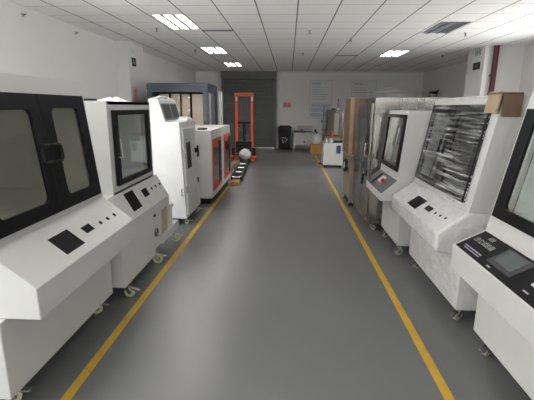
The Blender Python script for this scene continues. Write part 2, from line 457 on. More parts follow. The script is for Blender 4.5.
# slot openings in the ceiling
for x0, x1, y, lab in ((-1.7, -1.1, 8.18, 'thin dark slot vent in the ceiling right of the largest bright light'), (1.3, 1.9, 11.93, 'thin dark slot vent in the ceiling left of the lit right-row light')):
    t = thing('slot_vent', lab, 'vent', ((x0+x1)/2, y, H-.014), 'ceiling slot vents')
    b = B(); box(b, x0, x1, y-.04, y-.03, H-.014, H-.001); box(b, x0, x1, y+.03, y+.04, H-.014, H-.001); box(b, x0, x0+.01, y-.03, y+.03, H-.014, H-.001); box(b, x1-.01, x1, y-.03, y+.03, H-.014, H-.001)
    obj('frame', b, 'darkgrey', t); obj('blade', box(B(), x0+.01, x1-.01, y-.03, y+.03, H-.006, H-.002), 'blackm', t)

# yellow floor tapes
for x, lab in ((-1.26*1.06, 'long yellow floor line along the left machines'), (1.03, 'long yellow floor line along the right machines')):
    tag(obj('floor_line', box(B(), x-.032, x+.032, -3.5, 15.2, .0005, .002), 'yellow'), lab, 'floor marking', 'yellow aisle lines')

# roller shutter in the far wall
d = bpy.data.objects.new('door_1', None); C.objects.link(d); d['kind'] = 'structure'
b = B(); z = 0.06; xs0, xs1 = -2.78, -.60
while z < H-.28:
    vs = []
    for yy, zz in ((YF-.05, z), (YF-.075, z+.02), (YF-.075, z+.06), (YF-.05, z+.08)): vs.append([b.verts.new((xs0, yy, zz)), b.verts.new((xs1, yy, zz))])
    for k in range(3): b.faces.new((vs[k][0], vs[k][1], vs[k+1][1], vs[k+1][0]))
    z += .08
bmesh.ops.remove_doubles(b, verts=b.verts[:], dist=.001)
s = struct('door_slats', b, 'shutter', d)
b = B(); box(b, xs0-.08, xs0, YF-.12, YF-.001, 0, H-.28); box(b, xs1, xs1+.07, YF-.12, YF-.001, 0, H-.28)
struct('door_guide_rail', b, 'darkgrey', d)
struct('door_hood', box(B(), xs0-.08, xs1+.07, YF-.30, YF-.001, H-.28, H-.002), 'shutter', d)
struct('door_bottom_bar', box(B(), xs0, xs1, YF-.10, YF-.03, .005, .06), 'chrome', d)
struct('trim_1', box(B(), -.47, -.40, YF-.05, YF-.001, 0, H-.01), 'wall')

# red fire pipe on the right column, with its bracket
t = thing('fire_pipe', 'dark red vertical fire pipe against the right column', 'pipe', (4.81, 10.15, 0))
obj('pipe', cyl(B(), (4.81, 10.15, .0), (4.81, 10.15, H-.001), .06), 'redpipe', t, smooth=True)
for z in (2.5, 1.2): obj('bracket', box(B(), 4.74, 4.88, 10.205, 10.249, z, z+.04), 'chrome', t)

# glyph-like characters for signs too small to read
def text_mesh(txt, size, mat, parent, org, right, up, nrm, name='lettering'):
    cu = bpy.data.curves.new('t', 'FONT'); cu.body = txt; cu.size = size; cu.extrude = .0006; cu.align_x = 'CENTER'; cu.align_y = 'CENTER'
    o = bpy.data.objects.new('t', cu); C.objects.link(o)
    bpy.context.view_layer.update()
    me = bpy.data.meshes.new_from_object(o.evaluated_get(bpy.context.evaluated_depsgraph_get()))
    bpy.data.objects.remove(o); bm = bmesh.new(); bm.from_mesh(me); bpy.data.meshes.remove(me)
    r, u, n = Vector(right).normalized(), Vector(up).normalized(), Vector(nrm).normalized()
    for v in bm.verts:
        c = v.co.copy(); v.co = Vector(org) + r*c.x + u*c.y + n*(c.z+.001)
    return obj(name, bm, mat, parent)

# column number signs
t = thing('column_sign', 'white column sign with a black square, on the left column', 'sign', (-3.68, 9.74, 2.62))
obj('plate', box(B(), -3.68, -3.674, 9.60, 9.90, 2.58, 3.10), 'paper', t)
obj('black_square', box(B(), -3.674, -3.671, 9.62, 9.88, 2.67, 2.86), 'blackm', t)
text_mesh('A2', .14, 'print', t, (-3.671, 9.75, 2.765), (0,1,0), (0,0,1), (1,0,0))
text_mesh('柱号', .11, 'ink', t, (-3.674, 9.75, 2.98), (0,1,0), (0,0,1), (1,0,0))
t = thing('column_sign', 'white column sign with dark characters and a black box, on the right column', 'sign', (4.60, 10.6, 2.65))
obj('plate', box(B(), 4.594, 4.60, 10.38, 10.86, 2.66, 3.17), 'paper', t)
obj('black_square', box(B(), 4.591, 4.594, 10.42, 10.80, 2.69, 2.86), 'blackm', t)
text_mesh('A2', .12, 'print', t, (4.591, 10.61, 2.775), (0,-1,0), (0,0,1), (-1,0,0))
text_mesh('柱号', .16, 'blackm', t, (4.594, 10.6, 3.07), (0,-1,0), (0,0,1), (-1,0,0))
text_mesh('F1', .10, 'ink', t, (4.594, 10.6, 2.93), (0,-1,0), (0,0,1), (-1,0,0))
# pink notice on the left column
t = thing('wall_notice', 'pink paper notice stuck on the left column, below its sign', 'notice', (-3.68, 9.72, 1.84))
obj('sheet', box(B(), -3.68, -3.677, 9.56, 9.88, 1.84, 2.19), 'pinkpaper', t)
b = B()
for k in range(5): box(b, -3.677, -3.676, 9.60, 9.84-.03*(k % 2), 2.10-.05*k, 2.12-.05*k)
obj('print_lines', b, 'redpaper', t)
# two wall sensor dots
for y, z, lab in ((6.19, 3.06, 'small dark wall fixing high on the left wall, nearest the camera'), (7.69, 3.06, 'tiny grey wall fixing high on the left wall, nearer the column')):
    t = thing('wall_fixing', lab, 'wall fixing', (XL, y, z), 'wall fixings'); obj('plate', cyl(B(), (XL,y,z), (XL+.01,y,z), .035), 'ink', t, smooth=True)
    obj('hook', tube(B(), [(XL+.01,y,z),(XL+.04,y,z),(XL+.05,y,z+.02)], .008), 'blackm', t, smooth=True)

# posters on the far wall
def poster(x0, x1, z0, z1, label, seed, pics):
    rnd = random.Random(seed)
    t = thing('wall_poster', label, 'poster', ((x0+x1)/2, YF, z0), 'white notice boards on the far wall')
    obj('board', box(B(), x0, x1, YF-.02, YF-.001, z0, z1), 'paper', t)
    b = B(); f = .025
    box(b, x0, x1, YF-.03, YF-.02, z1-f, z1); box(b, x0, x1, YF-.03, YF-.02, z0, z0+f); box(b, x0, x0+f, YF-.03, YF-.02, z0+f, z1-f); box(b, x1-f, x1, YF-.03, YF-.02, z0+f, z1-f)
    obj('frame', b, 'posterframe', t)
    b = B(); z = z1-.12
    box(b, x0+.08, x0+.45, YF-.022, YF-.02, z-.05, z+.02)
    z -= .16
    while z > z0+(.75 if pics else .1):
        box(b, x0+.1, x1-.12-rnd.random()*.3, YF-.022, YF-.02, z-.028, z); z -= .095
    obj('print_lines', b, 'ink', t)
    if pics:
        b = B()
        for k in range(3): box(b, x0+.08, x0+.5+.1*k, YF-.022, YF-.02, z0+.10+.2*k, z0+.24+.2*k)
        obj('blue_picture', b, 'blueink', t)
    return t
poster(.86, 1.80, 1.27, 2.86, 'tall framed white notice board with blue pictures at its foot, on the far wall', 1, True)
poster(2.60, 3.62, 1.27, 2.85, 'framed white notice board partly hidden behind the film-wrapped steel machine, on the far wall', 2, False)
t = thing('wall_notice', 'small pinkish-red paper notice on the far wall above the black bin', 'notice', (-.09, YF, 1.7))
obj('sheet', box(B(), -.27, .09, YF-.006, YF-.001, 1.72, 1.97), 'pinkpaper', t)
b = B(); box(b, -.22, -.10, YF-.008, YF-.006, 1.77, 1.92); box(b, -.06, .05, YF-.008, YF-.006, 1.77, 1.90); obj('print_block', b, 'redpaper', t)

# ------------------------------------------------------------------ casters
_cm = {}
def _mesh(bm, mat, smooth=True):
    me = bpy.data.meshes.new('caster'); bm.to_mesh(me); bm.free(); me.materials.append(M[mat])
    if smooth:
        for p in me.polygons: p.use_smooth = True
        me.set_sharp_from_angle(angle=math.radians(38))
    return me
def caster(parent, x, y, h, yaw=0.0, pedal=True):
    """swivel caster of total height h standing on the floor at (x, y); three sub-parts under it"""
    key = round(h, 3)
    if key not in _cm:
        r = h*.33; w = .016
        a = B(); box(a, -.045, .045, -.045, .045, h-.008, h); cyl(a, (0,0,h-.03), (0,0,h-.008), .03, n=16)
        box(a, -.02, .02, -.027, .027, h-.04, h-.03)
        for s in (-1, 1): prism(a, [(-.02, h-.03), (.02, h-.03), (.045, r-.012), (.02, r-.012)], s*.024-.0015, s*.024+.0015)
        wv = B(); cyl(wv, (.03,-w,r), (.03,w,r), r, n=24)
        hb = B(); cyl(hb, (.03,-w-.004,r), (.03,w+.004,r), r*.45, n=16)
        pd = B(); prism(pd, [(.04,h*.55),(.12,h*.42),(.125,h*.47),(.045,h*.64)], -.02, .02)
        _cm[key] = (_mesh(a, 'chrome'), _mesh(wv, 'caster'), _mesh(hb, 'darkgrey'), _mesh(pd, 'chrome', False))
    ms = _cm[key]; L = top_of(parent).location
    c = bpy.data.objects.new('caster', ms[0]); C.objects.link(c); c.parent = parent
    c.location = Vector((x, y, 0))-L; c.rotation_euler = (0, 0, yaw)
    for nm, me in (('wheel', ms[1]), ('hub', ms[2])) + ((('brake_pedal', ms[3]),) if pedal else ()):
        q = bpy.data.objects.new(nm, me); C.objects.link(q); q.parent = c
    return c

# ------------------------------------------------------------------ upper cabinets (hollow, with a lined chamber)
def hollow_cabinet(t, side, sl, y0, y1, xr, ztop, zb, win, mat='white', depth=.55, wall=.05):
    """shell behind the inclined front `sl`: end walls, top, back and a front frame around the opening win=(y0,y1,d0,d1)"""
    zA, zB = sl.A.z, ztop
    xA = sl.A.x; xB = (sl.A+sl.u*sl.L).x
    prof = [(xA, zA), (xB, zB), (xr, zB), (xr, zA)]
    b = B(); prism(b, prof, y0, y0+wall*.5)
    prism(b, prof, y1-wall*.5, y1)
    box(b, min(xr, xB), max(xr, xB), y0+wall*.5, y1-wall*.5, zB-.03, zB)
    box(b, min(xr, xr+side*.03), max(xr, xr+side*.03), y0+wall*.5, y1-wall*.5, zA, zB-.03)
    box(b, min(xr, xA), max(xr, xA), y0+wall*.5, y1-wall*.5, zA, zA+.02)
    sl.ring(b, y0+wall*.5, y1-wall*.5, 0, sl.L-.001, win[0], win[1], win[2], win[3], -.03, 0)
    bmesh.ops.recalc_face_normals(b, faces=b.faces[:])
    o = obj('upper_cabinet', b, mat, t)
    # lined test chamber seen through the glass
    wy0, wy1, d0, d1 = win
    pa, pb = sl.pt(0, d0, -.04), sl.pt(0, d1, -.04)
    xd = min(pa.x, pb.x)-depth if side > 0 else max(pa.x, pb.x)+depth
    b = B(); th = .01
    z0, z1 = pa.z, pb.z
    prism(b, [(pa.x, z0), (pb.x, z1), (xd, z1), (xd, z0)], wy0-th, wy0)
    prism(b, [(pa.x, z0), (pb.x, z1), (xd, z1), (xd, z0)], wy1, wy1+th)
    box(b, min(xd, pa.x), max(xd, pa.x), wy0, wy1, z0-th, z0); box(b, min(xd, pb.x), max(xd, pb.x), wy0, wy1, z1, z1+th)
    box(b, xd-th/2, xd+th/2, wy0, wy1, z0, z1)
    # rack rails and shelf inside
    for q in (.33, .66):
        zz = z0+(z1-z0)*q
        xa, xb = sorted((xd+side*.02, pa.x-side*.12))
        for yy in (wy0+.005, wy1-.02): box(b, xa, xb, yy, yy+.015, zz, zz+.02)
    obj('chamber', b, 'liner', t)
    return o

def led_holes(t, sl, spots, r, mat='hole', name='button'):
    for y, d in spots: obj(name, sl.disc(B(), y, d, r, -.001, .004), mat, t, smooth=True)

# ------------------------------------------------------------------ L1: big double-door chamber
t = thing('test_chamber', 'large white test chamber with black double glass doors, nearest on the left', 'machine', (-2.0, 2.55, 0))
s1 = Slope((-1.585, 1.0), (-1.69, 1.945), 1); c1 = Slope((-1.33, .80), (-1.585, 1.0), 1)
hollow_cabinet(t, 1, s1, 1.92, 3.28, -2.6, 1.945, 1.0, (2.02, 3.17, .09, .80), depth=.7)
obj('base_cabinet', box(B(), -2.6, -1.53, 1.86, 3.20, .14, .614), 'white', t, .006)
obj('console', prism(B(), [(-1.33,.615),(-1.33,.80),(-1.585,1.0),(-2.59,1.0),(-2.59,.615)], 1.91, 3.28), 'white', t, .006)
obj('display', c1.slab(B(), 2.315, 2.54, .065, .218, 0, .002), 'hole', t)
obj('small_display', c1.slab(B(), 2.655, 2.77, .115, .176, 0, .002), 'hole', t)
led_holes(t, c1, ((2.89,.131),(3.01,.129),(3.13,.128)), .016)
# two black door leaves with rounded windows
dA = obj('door', s1.ring(B(), 1.965, 2.615, .04, .835, 2.03, 2.52, .13, .735, .002, .028, .05), 'black', t, .003)
obj('window_pane', s1.rslab(B(), 2.02, 2.53, .12, .745, .008, .014, .05), 'darkglass', dA)
dB = obj('door', s1.ring(B(), 2.62, 3.215, .04, .835, 2.745, 3.11, .13, .745, .002, .028, .05), 'black', t, .003)
obj('window_pane', s1.rslab(B(), 2.735, 3.12, .12, .755, .008, .014, .05), 'darkglass', dB)
for dd, ya, yb in ((dA, 2.515, 2.612), (dB, 2.623, 2.735)):
    b = B(); pts = [(ya, .385), (yb, .385), (yb, .495), (ya, .495)]
    P = lambda y, d_, h: s1.pt(y, d_, h)
    if dd is dA: path = [P(yb,.385,.03), P(yb-.015,.385,.045), P(ya+.02,.385,.045), P(ya,.40,.045), P(ya,.48,.045), P(ya+.02,.495,.045), P(yb-.015,.495,.045), P(yb,.495,.03)]
    else: path = [P(ya,.385,.03), P(ya+.015,.385,.045), P(yb-.02,.385,.045), P(yb,.40,.045), P(yb,.48,.045), P(yb-.02,.495,.045), P(ya+.015,.495,.045), P(ya,.495,.03)]
    obj('door_handle', tube(b, path, .013), 'blackm', dd, smooth=True)
for x, y in ((-1.66, 3.08), (-1.66, 2.0), (-2.5, 3.04), (-2.5, 2.0)): caster(t, x, y, .14, .4)

# ------------------------------------------------------------------ L2
t = thing('test_chamber', 'white test chamber with single black-framed glass door and open bay, second on the left', 'machine', (-2.0, 4.2, 0))
s2 = Slope((-1.6, .95), (-1.6, 1.80), 1); c2 = Slope((-1.458, .70), (-1.6, .95), 1)
hollow_cabinet(t, 1, s2, 3.52, 4.64, -2.5, 1.80, .95, (3.68, 4.45, .11, .735), depth=.6)
b = B(); prism(b, [(-1.458,.14),(-1.458,.70),(-1.6,.95),(-2.5,.95),(-2.5,.14)], 3.295, 4.16)
prism(b, [(-1.458,.20),(-1.458,.70),(-1.6,.95),(-2.5,.95),(-2.5,.20)], 4.16, 4.42)
prism(b, [(-1.458,.58),(-1.458,.70),(-1.6,.95),(-2.5,.95),(-2.5,.58)], 4.42, 4.74)
box(b, -2.5, -1.458, 4.42, 5.12, .17, .27); box(b, -2.5, -1.9, 4.42, 4.74, .27, .58)
bmesh.ops.recalc_face_normals(b, faces=b.faces[:])
obj('base_cabinet', b, 'white', t, .005)
obj('bay_board', box(B(), -1.78, -1.50, 4.47, 4.76, .272, .575), 'tan', t)
obj('display', c2.slab(B(), 3.70, 3.925, .062, .258, 0, .002), 'hole', t)
obj('small_display', c2.slab(B(), 4.10, 4.25, .122, .212, 0, .002), 'hole', t)
led_holes(t, c2, ((4.38,.171),(4.52,.170),(4.66,.168)), .018)
S2f = Slope((-1.458,.14), (-1.458,.70), 1)
f = obj('cooling_fan', S2f.disc(B(), 4.20, .245, .05, 0, .01, 20), 'blackm', t, smooth=True)
b = B(); tube(b, [S2f.pt(4.20+.046*math.cos(a*PI/8), .245+.046*math.sin(a*PI/8), .012) for a in range(16)], .005, 6, True)
tube(b, [S2f.pt(4.20+.024*math.cos(a*PI/8), .245+.024*math.sin(a*PI/8), .012) for a in range(16)], .003, 6, True)
obj('fan_guard', b, 'chrome', f, smooth=True)
obj('lock_slot', S2f.slab(B(), 4.15, 4.21, .43, .455, 0, .006), 'blackm', t)
dd = obj('door', s2.ring(B(), 3.60, 4.53, .075, .77, 3.68, 4.45, .125, .725, .002, .03), 'black', t, .003)
obj('window_pane', s2.slab(B(), 3.67, 4.46, .115, .735, .008, .014), 'glass', dd)
b = B(); tube(b, [s2.pt(3.64,.34,.03), s2.pt(3.64,.34,.06), s2.pt(3.64,.52,.06), s2.pt(3.64,.52,.03)], .009)
obj('door_handle', b, 'chrome', dd, smooth=True)
b = B(); cyl(b, (-1.50, 4.86, .27), (-1.50, 4.86, .52), .035); cyl(b, (-1.50, 4.86, .52), (-1.50, 4.86, .56), .055)
obj('filter_bottle', b, 'white2', t, smooth=True)
for x, y, w in ((-1.50, 3.42, 0), (-1.50, 4.25, .3), (-1.50, 5.0, .2), (-2.4, 3.42, 0), (-2.4, 5.0, 0)): caster(t, x, y, .14 if y < 4.1 else (.17 if y > 4.5 else .17), w)

# black hinge item seen between the first two machines, on top of the second
tag(obj('hinge_block', box(B(), -1.82, -1.725, 3.54, 3.62, 1.80, 1.82), 'blackm'), 'small flat black block lying on top of the second left chamber, at its near edge', 'block')
# crumpled white wrap lying on L2's top
def crumple(name, x0, x1, y0, y1, z0, hgt, seed, mat, label, cat, n=14):
    random.seed(seed); b = B(); off = Vector((seed*3.1, seed*1.7, 0))
    def f(u, v):
        e = min(u, 1-u, v, 1-v); k = min(1, e*5)
        h = .006+hgt*k*(.35+.65*abs(noise.noise(Vector((u*4, v*4, 0))+off)*2))
        return Vector((x0+(x1-x0)*u+.02*noise.noise(Vector((u*6, v*6, 3))+off), y0+(y1-y0)*v+.02*noise.noise(Vector((u*6, v*6, 9))+off), z0+h))
    sheet(b, f, n, n)
    r = bmesh.ops.extrude_face_region(b, geom=b.faces[:])
    for v in [g for g in r['geom'] if isinstance(g, bmesh.types.BMVert)]: v.co.z = max(z0+.001, v.co.z-.03)
    bmesh.ops.recalc_face_normals(b, faces=b.faces[:])
    return tag(obj(name, b, mat, smooth=True), label, cat)
crumple('foam_wrap', -2.05, -1.80, 4.25, 4.55, 1.80, .045, 3, 'bag', 'crumpled white packing wrap lying on top of the second left chamber', 'packing')

# ------------------------------------------------------------------ L3
t = thing('test_chamber', 'white wrapped test cabinet with narrow black window in its door, third on the left', 'machine', (-1.9, 6.25, 0))
obj('body', prism(B(), [(-1.51,.10),(-1.565,1.535),(-2.3,1.535),(-2.3,.10)], 5.75, 6.72), 'wrapped', t, .01)
s3 = Slope((-1.51,.10), (-1.565,1.535), 1)
dd = obj('door', s3.slab(B(), 5.80, 6.50, .06, 1.34, 0, .03), 'white', t, .006)
obj('window_pane', s3.rslab(B(), 5.93, 6.16, .74, 1.13, .03, .036, .02), 'blackglass', dd)
b = B(); s3.slab(b, 6.42, 6.50, .93, 1.0, .03, .06); tube(b, [s3.pt(6.47,.86,.07), s3.pt(6.45,.93,.085), s3.pt(6.44,1.04,.08)], .016)
obj('door_latch', b, 'blackm', dd, smooth=True)
obj('lower_latch', s3.slab(B(), 6.52, 6.58, .42, .50, .0, .035), 'blackm', t, .004)
for zz in (.40, .95): obj('door_hinge', cyl(B(), s3.pt(5.79, zz, .03), s3.pt(5.79, zz+.10, .03), .014), 'chrome', t, smooth=True)
b = B()
for k in range(7): s3.slab(b, 5.95, 6.38, .14+.035*k, .152+.035*k, .03, .034)
obj('vent_slots', b, 'white2', dd)
b = B(); tube(b, [(-1.56, 5.745, .46), (-1.56, 5.715, .46), (-1.56, 5.715, .56), (-1.56, 5.745, .56)], .01); obj('side_handle', b, 'chrome', t, smooth=True)
up = Slope((-1.79, 1.535), (-1.88, 1.86), 1)
obj('control_head', prism(B(), [(-1.79,1.535),(-1.88,1.86),(-2.02,1.86),(-2.02,1.535)], 5.82, 6.70), 'wrapped', t, .008)
b = B(); obj('control_panel', up.slab(B(), 5.86, 6.66, .02, .27, 0, .006), 'darkgrey', t)
obj('display', up.slab(B(), 5.90, 6.24, .05, .25, .006, .010), 'screen', t); obj('display', up.slab(B(), 6.32, 6.62, .05, .25, .006, .010), 'screen', t)
for x, y in ((-1.57, 5.86), (-1.57, 6.6), (-2.2, 5.86), (-2.2, 6.6)): caster(t, x, y, .10)
crumple('foam_wrap', -2.01, -1.885, 5.83, 6.68, 1.863, .04, 5, 'bag', 'crumpled white wrap covering the top of the double-display control head', 'packing')
crumple('foam_wrap', -1.76, -1.58, 6.25, 6.68, 1.537, .06, 8, 'bag', 'small crumpled white wrap beside the double-display control head', 'packing', 10)

# ------------------------------------------------------------------ L4
t = thing('test_chamber', 'low white cabinet with two orange-red edged black doors, fourth on the left', 'machine', (-1.75, 8.2, 0))
s4 = Slope((-1.36,.12), (-1.36,1.35), 1)
obj('body', box(B(), -2.2, -1.36, 7.05, 9.35, .12, 1.35), 'white', t, .012)
for y0, y1, lab in ((7.12, 8.02, ''), (8.40, 9.25, '')):
    dd = obj('door', s4.slab(B(), y0, y1, .13, 1.06, 0, .02), 'redpanel', t)
    dd['label'] = 'orange-red door panel with a dark glass strip'
    obj('window_pane', s4.slab(B(), y0+.02, y0+.56, .26, .93, .02, .026), 'darkglass', dd)
    b = B(); s4.slab(b, y0+.56, y1-.10, .20, 1.0, .02, .03)
    obj('dark_strip', b, 'blackglass', dd)
    for k in range(5): obj('strip_knob', cyl(B(), s4.pt(y0+.72, .30+.14*k, .03), s4.pt(y0+.72, .30+.14*k, .045), .022, n=12), 'darkgrey', dd, smooth=True)
obj('front_pillar', s4.slab(B(), 8.08, 8.34, .02, 1.2, 0, .012), 'white', t, .004)
obj('base_skirt', box(B(), -2.15, -1.40, 7.1, 9.3, .06, .12), 'blackm', t)
for x, y in ((-1.45, 7.2), (-1.45, 9.2), (-2.1, 7.2), (-2.1, 9.2)):
    obj('levelling_foot', lathe(B(), [(.035,0),(.035,.012),(.012,.02),(.012,.06)], x, y, 0), 'rubber', t, smooth=True)
tag(obj('clip_block', box(B(), -1.62, -1.48, 7.14, 7.34, 1.35, 1.385), 'blackm', bevel=.006), 'small black box lying on top of the orange-edged white cabinet', 'box')

# ------------------------------------------------------------------ L5 big frame chamber
t = thing('walk_in_chamber', 'tall slate-blue framed walk-in chamber holding cream panels, behind the left machines', 'machine', (-2.5, 9.7, 0))
fx0, fx1, fy0, fy1 = -3.30, -1.87, 9.42, 10.7
b = B()
box(b, fx0, fx1, fy0, fy0+.12, 2.08, 2.26); box(b, fx0, fx1, fy1-.12, fy1, 2.08, 2.26); box(b, fx0, fx0+.12, fy0+.12, fy1-.12, 2.08, 2.26); box(b, fx1-.12, fx1, fy0+.12, fy1-.12, 2.08, 2.26)
obj('top_frame', b, 'slate', t, .006)
obj('roof_panel', box(B(), fx0+.02, fx1-.02, fy0+.02, fy1-.02, 2.262, 2.28), 'slate', t)
for x in (fx0, fx1-.12):
    for y in (fy0, fy1-.12): obj('post', box(B(), x, x+.12, y, y+.12, .10, 2.08), 'slate', t, .005)
obj('floor_tray', box(B(), fx0, fx1, fy0, fy1, 0, .10), 'slate', t)
obj('left_panel', box(B(), fx0+.02, fx0+.05, fy0+.12, fy1-.12, .10, 2.08), 'slate', t)
obj('rear_panel', box(B(), fx0+.12, fx1-.12, fy1-.05, fy1-.02, .10, 2.08), 'cream', t)
obj('side_panel', box(B(), fx1-.07, fx1-.05, fy0+.12, fy0+.62, .10, 2.08), 'white2', t)
obj('side_panel', box(B(), fx1-.07, fx1-.05, fy0+.66, fy1-.12, .10, 2.08), 'darkgrey', t)
for x0, x1 in ((-3.08, -2.86), (-2.79, -2.60), (-2.55, -2.36), (-2.30, -2.00)):
    p = obj('inner_panel', box(B(), x0, x1, fy0+.25, fy0+.33, .10, 2.04), 'cream', t, .006)
    for z in (1.35, 1.65, 1.95): obj('panel_bracket', box(B(), x1-.03, x1+.01, fy0+.235, fy0+.25, z, z+.03), 'chrome', p)
obj('nozzle_bar', cyl(B(), (-2.33, fy0+.30, .11), (-2.33, fy0+.30, 2.07), .028), 'blackm', t, smooth=True)
obj('nozzle_bar', cyl(B(), (-2.84, fy0+.30, .11), (-2.84, fy0+.30, 2.07), .022), 'blackm', t, smooth=True)
for y, lab in ((10.90, 'white upright tube standing beside the slate-blue frame, the nearer of two'), (11.25, 'white upright tube standing beside the slate-blue frame, the farther of two')):
    q = thing('upright_tube', lab, 'pole', (-1.86, y, 0), 'white upright tubes')
    obj('tube', cyl(B(), (-1.86, y, .02), (-1.86, y, 2.12), .03), 'white', q, smooth=True)
    obj('foot_plate', cyl(B(), (-1.86, y, 0), (-1.86, y, .02), .08), 'white2', q, smooth=True)
    obj('end_cap', cyl(B(), (-1.86, y, 2.12), (-1.86, y, 2.15), .036), 'white2', q, smooth=True)

# ------------------------------------------------------------------ orange lift truck
t = thing('manual_stacker', 'orange manual stacker with tall twin masts, in front of the grey shutter', 'stacker', (-1.5, 13.6, 0))
for x in (-1.79, -1.27):
    m_ = obj('mast', box(B(), x, x+.075, 13.6, 13.72, .08, 2.10), 'orange', t, .008)
    obj('reflector', box(B(), x+.02, x+.07, 13.594, 13.6, 1.94, 2.08), 'paper', m_)
obj('top_beam', box(B(), -1.81, -1.17, 13.58, 13.74, 2.10, 2.20), 'orange', t, .008)
obj('cross_beam', box(B(), -1.715, -1.27, 13.62, 13.70, 1.20, 1.26), 'blackm', t)
b = B()
for k in range(5): cyl(b, (-1.69+.10*k, 13.68, 1.26), (-1.69+.10*k, 13.68, 2.10), .006, n=6)
for k in range(8): cyl(b, (-1.715, 13.68, 1.32+.1*k), (-1.27, 13.68, 1.32+.1*k), .005, n=6)
obj('guard_mesh', b, 'darkgrey', t)
obj('hydraulic_ram', cyl(B(), (-1.50, 13.64, .2), (-1.50, 13.64, 1.2), .045), 'blackm', t, smooth=True)
obj('pump_housing', box(B(), -1.78, -1.22, 13.72, 14.05, .12, .62), 'blackm', t, .02)
b = B(); tube(b, [(-1.50, 13.9, .62), (-1.50, 14.1, .95), (-1.62, 14.16, 1.12), (-1.38, 14.16, 1.12), (-1.50, 14.1, .95)], .016); obj('steering_handle', b, 'blackm', t, smooth=True)
for x in (-1.92, -1.22):
    g = obj('straddle_leg', box(B(), x, x+.13, 13.0, 13.75, .05, .15), 'orange', t, .01)
    obj('leg_wheel', cyl(B(), (x+.02, 13.08, .05), (x+.11, 13.08, .05), .05), 'caster', g, smooth=True)
    obj('upright_bracket', box(B(), x+.02, x+.11, 13.45, 13.59, .15, .40), 'blackm', t, .01)
b = B(); box(b, -1.76, -1.24, 13.48, 13.59, .24, .62); obj('fork_carriage', b, 'blackm', t, .01)
b = B()
for x in (-1.67, -1.45): box(b, x, x+.12, 12.95, 13.50, .22, .27)
obj('fork', b, 'blackm', t, .008)
for x in (-1.7, -1.3):
    obj('rear_wheel', cyl(B(), (x-.03, 14.0, .08), (x+.03, 14.0, .08), .08), 'rubber', t, smooth=True)

# black roller track on the floor
t = thing('roller_track', 'low black roller track lying on the floor before the orange stacker', 'conveyor', (-1.27, 11.0, 0))
def tr(u): return Vector((-1.23-.045*(u-9.4), u, 0))
for s in (-1, 1):
    a, c = tr(9.4), tr(12.88); b = B()
    for p_ in (0,):
        x0, x1 = a.x+s*.11, c.x+s*.11
        vs = [b.verts.new(q) for q in ((x0-.02,9.4,.03),(x0+.02,9.4,.03),(x1+.02,12.88,.03),(x1-.02,12.88,.03),(x0-.02,9.4,.12),(x0+.02,9.4,.12),(x1+.02,12.88,.12),(x1-.02,12.88,.12))]
        for f_ in ((0,3,2,1),(4,5,6,7),(0,1,5,4),(1,2,6,5),(2,3,7,6),(3,0,4,7)): b.faces.new([vs[i] for i in f_])
    obj('side_rail', b, 'blackm', t)
for k in range(22):
    c = tr(9.5+.155*k); obj('roller', cyl(B(), (c.x-.09, c.y, .085), (c.x+.09, c.y, .085), .03, n=12), 'chrome' if k % 5 == 0 else 'rubber', t, smooth=True)
for u in (9.6, 11, 12.8):
    c = tr(u); obj('foot', box(B(), c.x-.14, c.x+.14, u-.03, u+.03, 0, .03), 'blackm', t)
# white bag resting on the track's end, board beside it
b = B(); bmesh.ops.create_icosphere(b, subdivisions=3, radius=1)
for v in b.verts:
    n_ = 1+.12*noise.noise(v.co*2.3); v.co = Vector((-1.36+v.co.x*.19*n_, 12.66+v.co.y*.22*n_, max(.122, .29+v.co.z*.18*n_)))
t = thing('wrapped_bundle', 'grey-white plastic-wrapped bundle lying at the far end of the black roller track', 'bundle', (-1.36, 12.66, .122))
obj('bundle', b, 'bag', t, smooth=True)
b = B(); tube(b, [(-1.36+.195*math.cos(a*PI/12), 12.60, .29+.175*math.sin(a*PI/12) if .29+.175*math.sin(a*PI/12) > .13 else .13) for a in range(24)], .012, 6, True); obj('strap', b, 'darkgrey', t, smooth=True)
b = B(); box(b, -1.78, -1.55, 11.4, 12.6, 0, .05); box(b, -1.74, -1.59, 11.45, 12.55, .05, .09)
tag(obj('timber_board', b, 'cardlight', bevel=.004), 'pale timber boards lying left of the black roller track', 'board')
tag(obj('wood_block', box(B(), -1.32, -1.13, 9.0, 9.32, 0, .07), 'yelloww', bevel=.006), 'small yellowish wood block at the near end of the roller track', 'block')

# ------------------------------------------------------------------ far end: bin, table, bag
t = thing('wheelie_bin', 'black wheeled bin with white recycling mark, against the far wall', 'bin', (-.17, 17.1, 0))
b = B(); vs = []
for (hx, hy, z) in ((.23, .22, .05), (.275, .27, .88)):
    vs.append([b.verts.new((-.17+sx*hx, 17.1+sy*hy, z)) for sx, sy in ((-1,-1),(1,-1),(1,1),(-1,1))])
b.faces.new(vs[0][::-1]); b.faces.new(vs[1])
for i in range(4): b.faces.new((vs[0][i], vs[0][(i+1)%4], vs[1][(i+1)%4], vs[1][i]))
obj('body', b, 'blackm', t, .03)
obj('lid', prism(B(), [(-.465,.88),(.125,.88),(.125,.94),(.02,1.0),(-.36,1.0),(-.465,.94)], 16.80, 17.39), 'blackm', t, .02)
b = B()
for k in range(3):
    a = k*2*PI/3+PI/2; ca, sa = math.cos(a), math.sin(a)
    p0 = Vector((-.17+.10*math.cos(a-.75), 16.835, .42+.10*math.sin(a-.75))); p1 = Vector((-.17+.10*math.cos(a+.55), 16.835, .42+.10*math.sin(a+.55)))
    cyl(b, p0, p1, .016, n=8); cyl(b, p1, p1+(p1-p0).normalized()*.06, .036, .001, n=8)
obj('recycling_mark', b, 'print', t)
for x in (-.40, .06): obj('wheel', cyl(B(), (x-.025, 17.31, .09), (x+.025, 17.31, .09), .09), 'rubber', t, smooth=True)

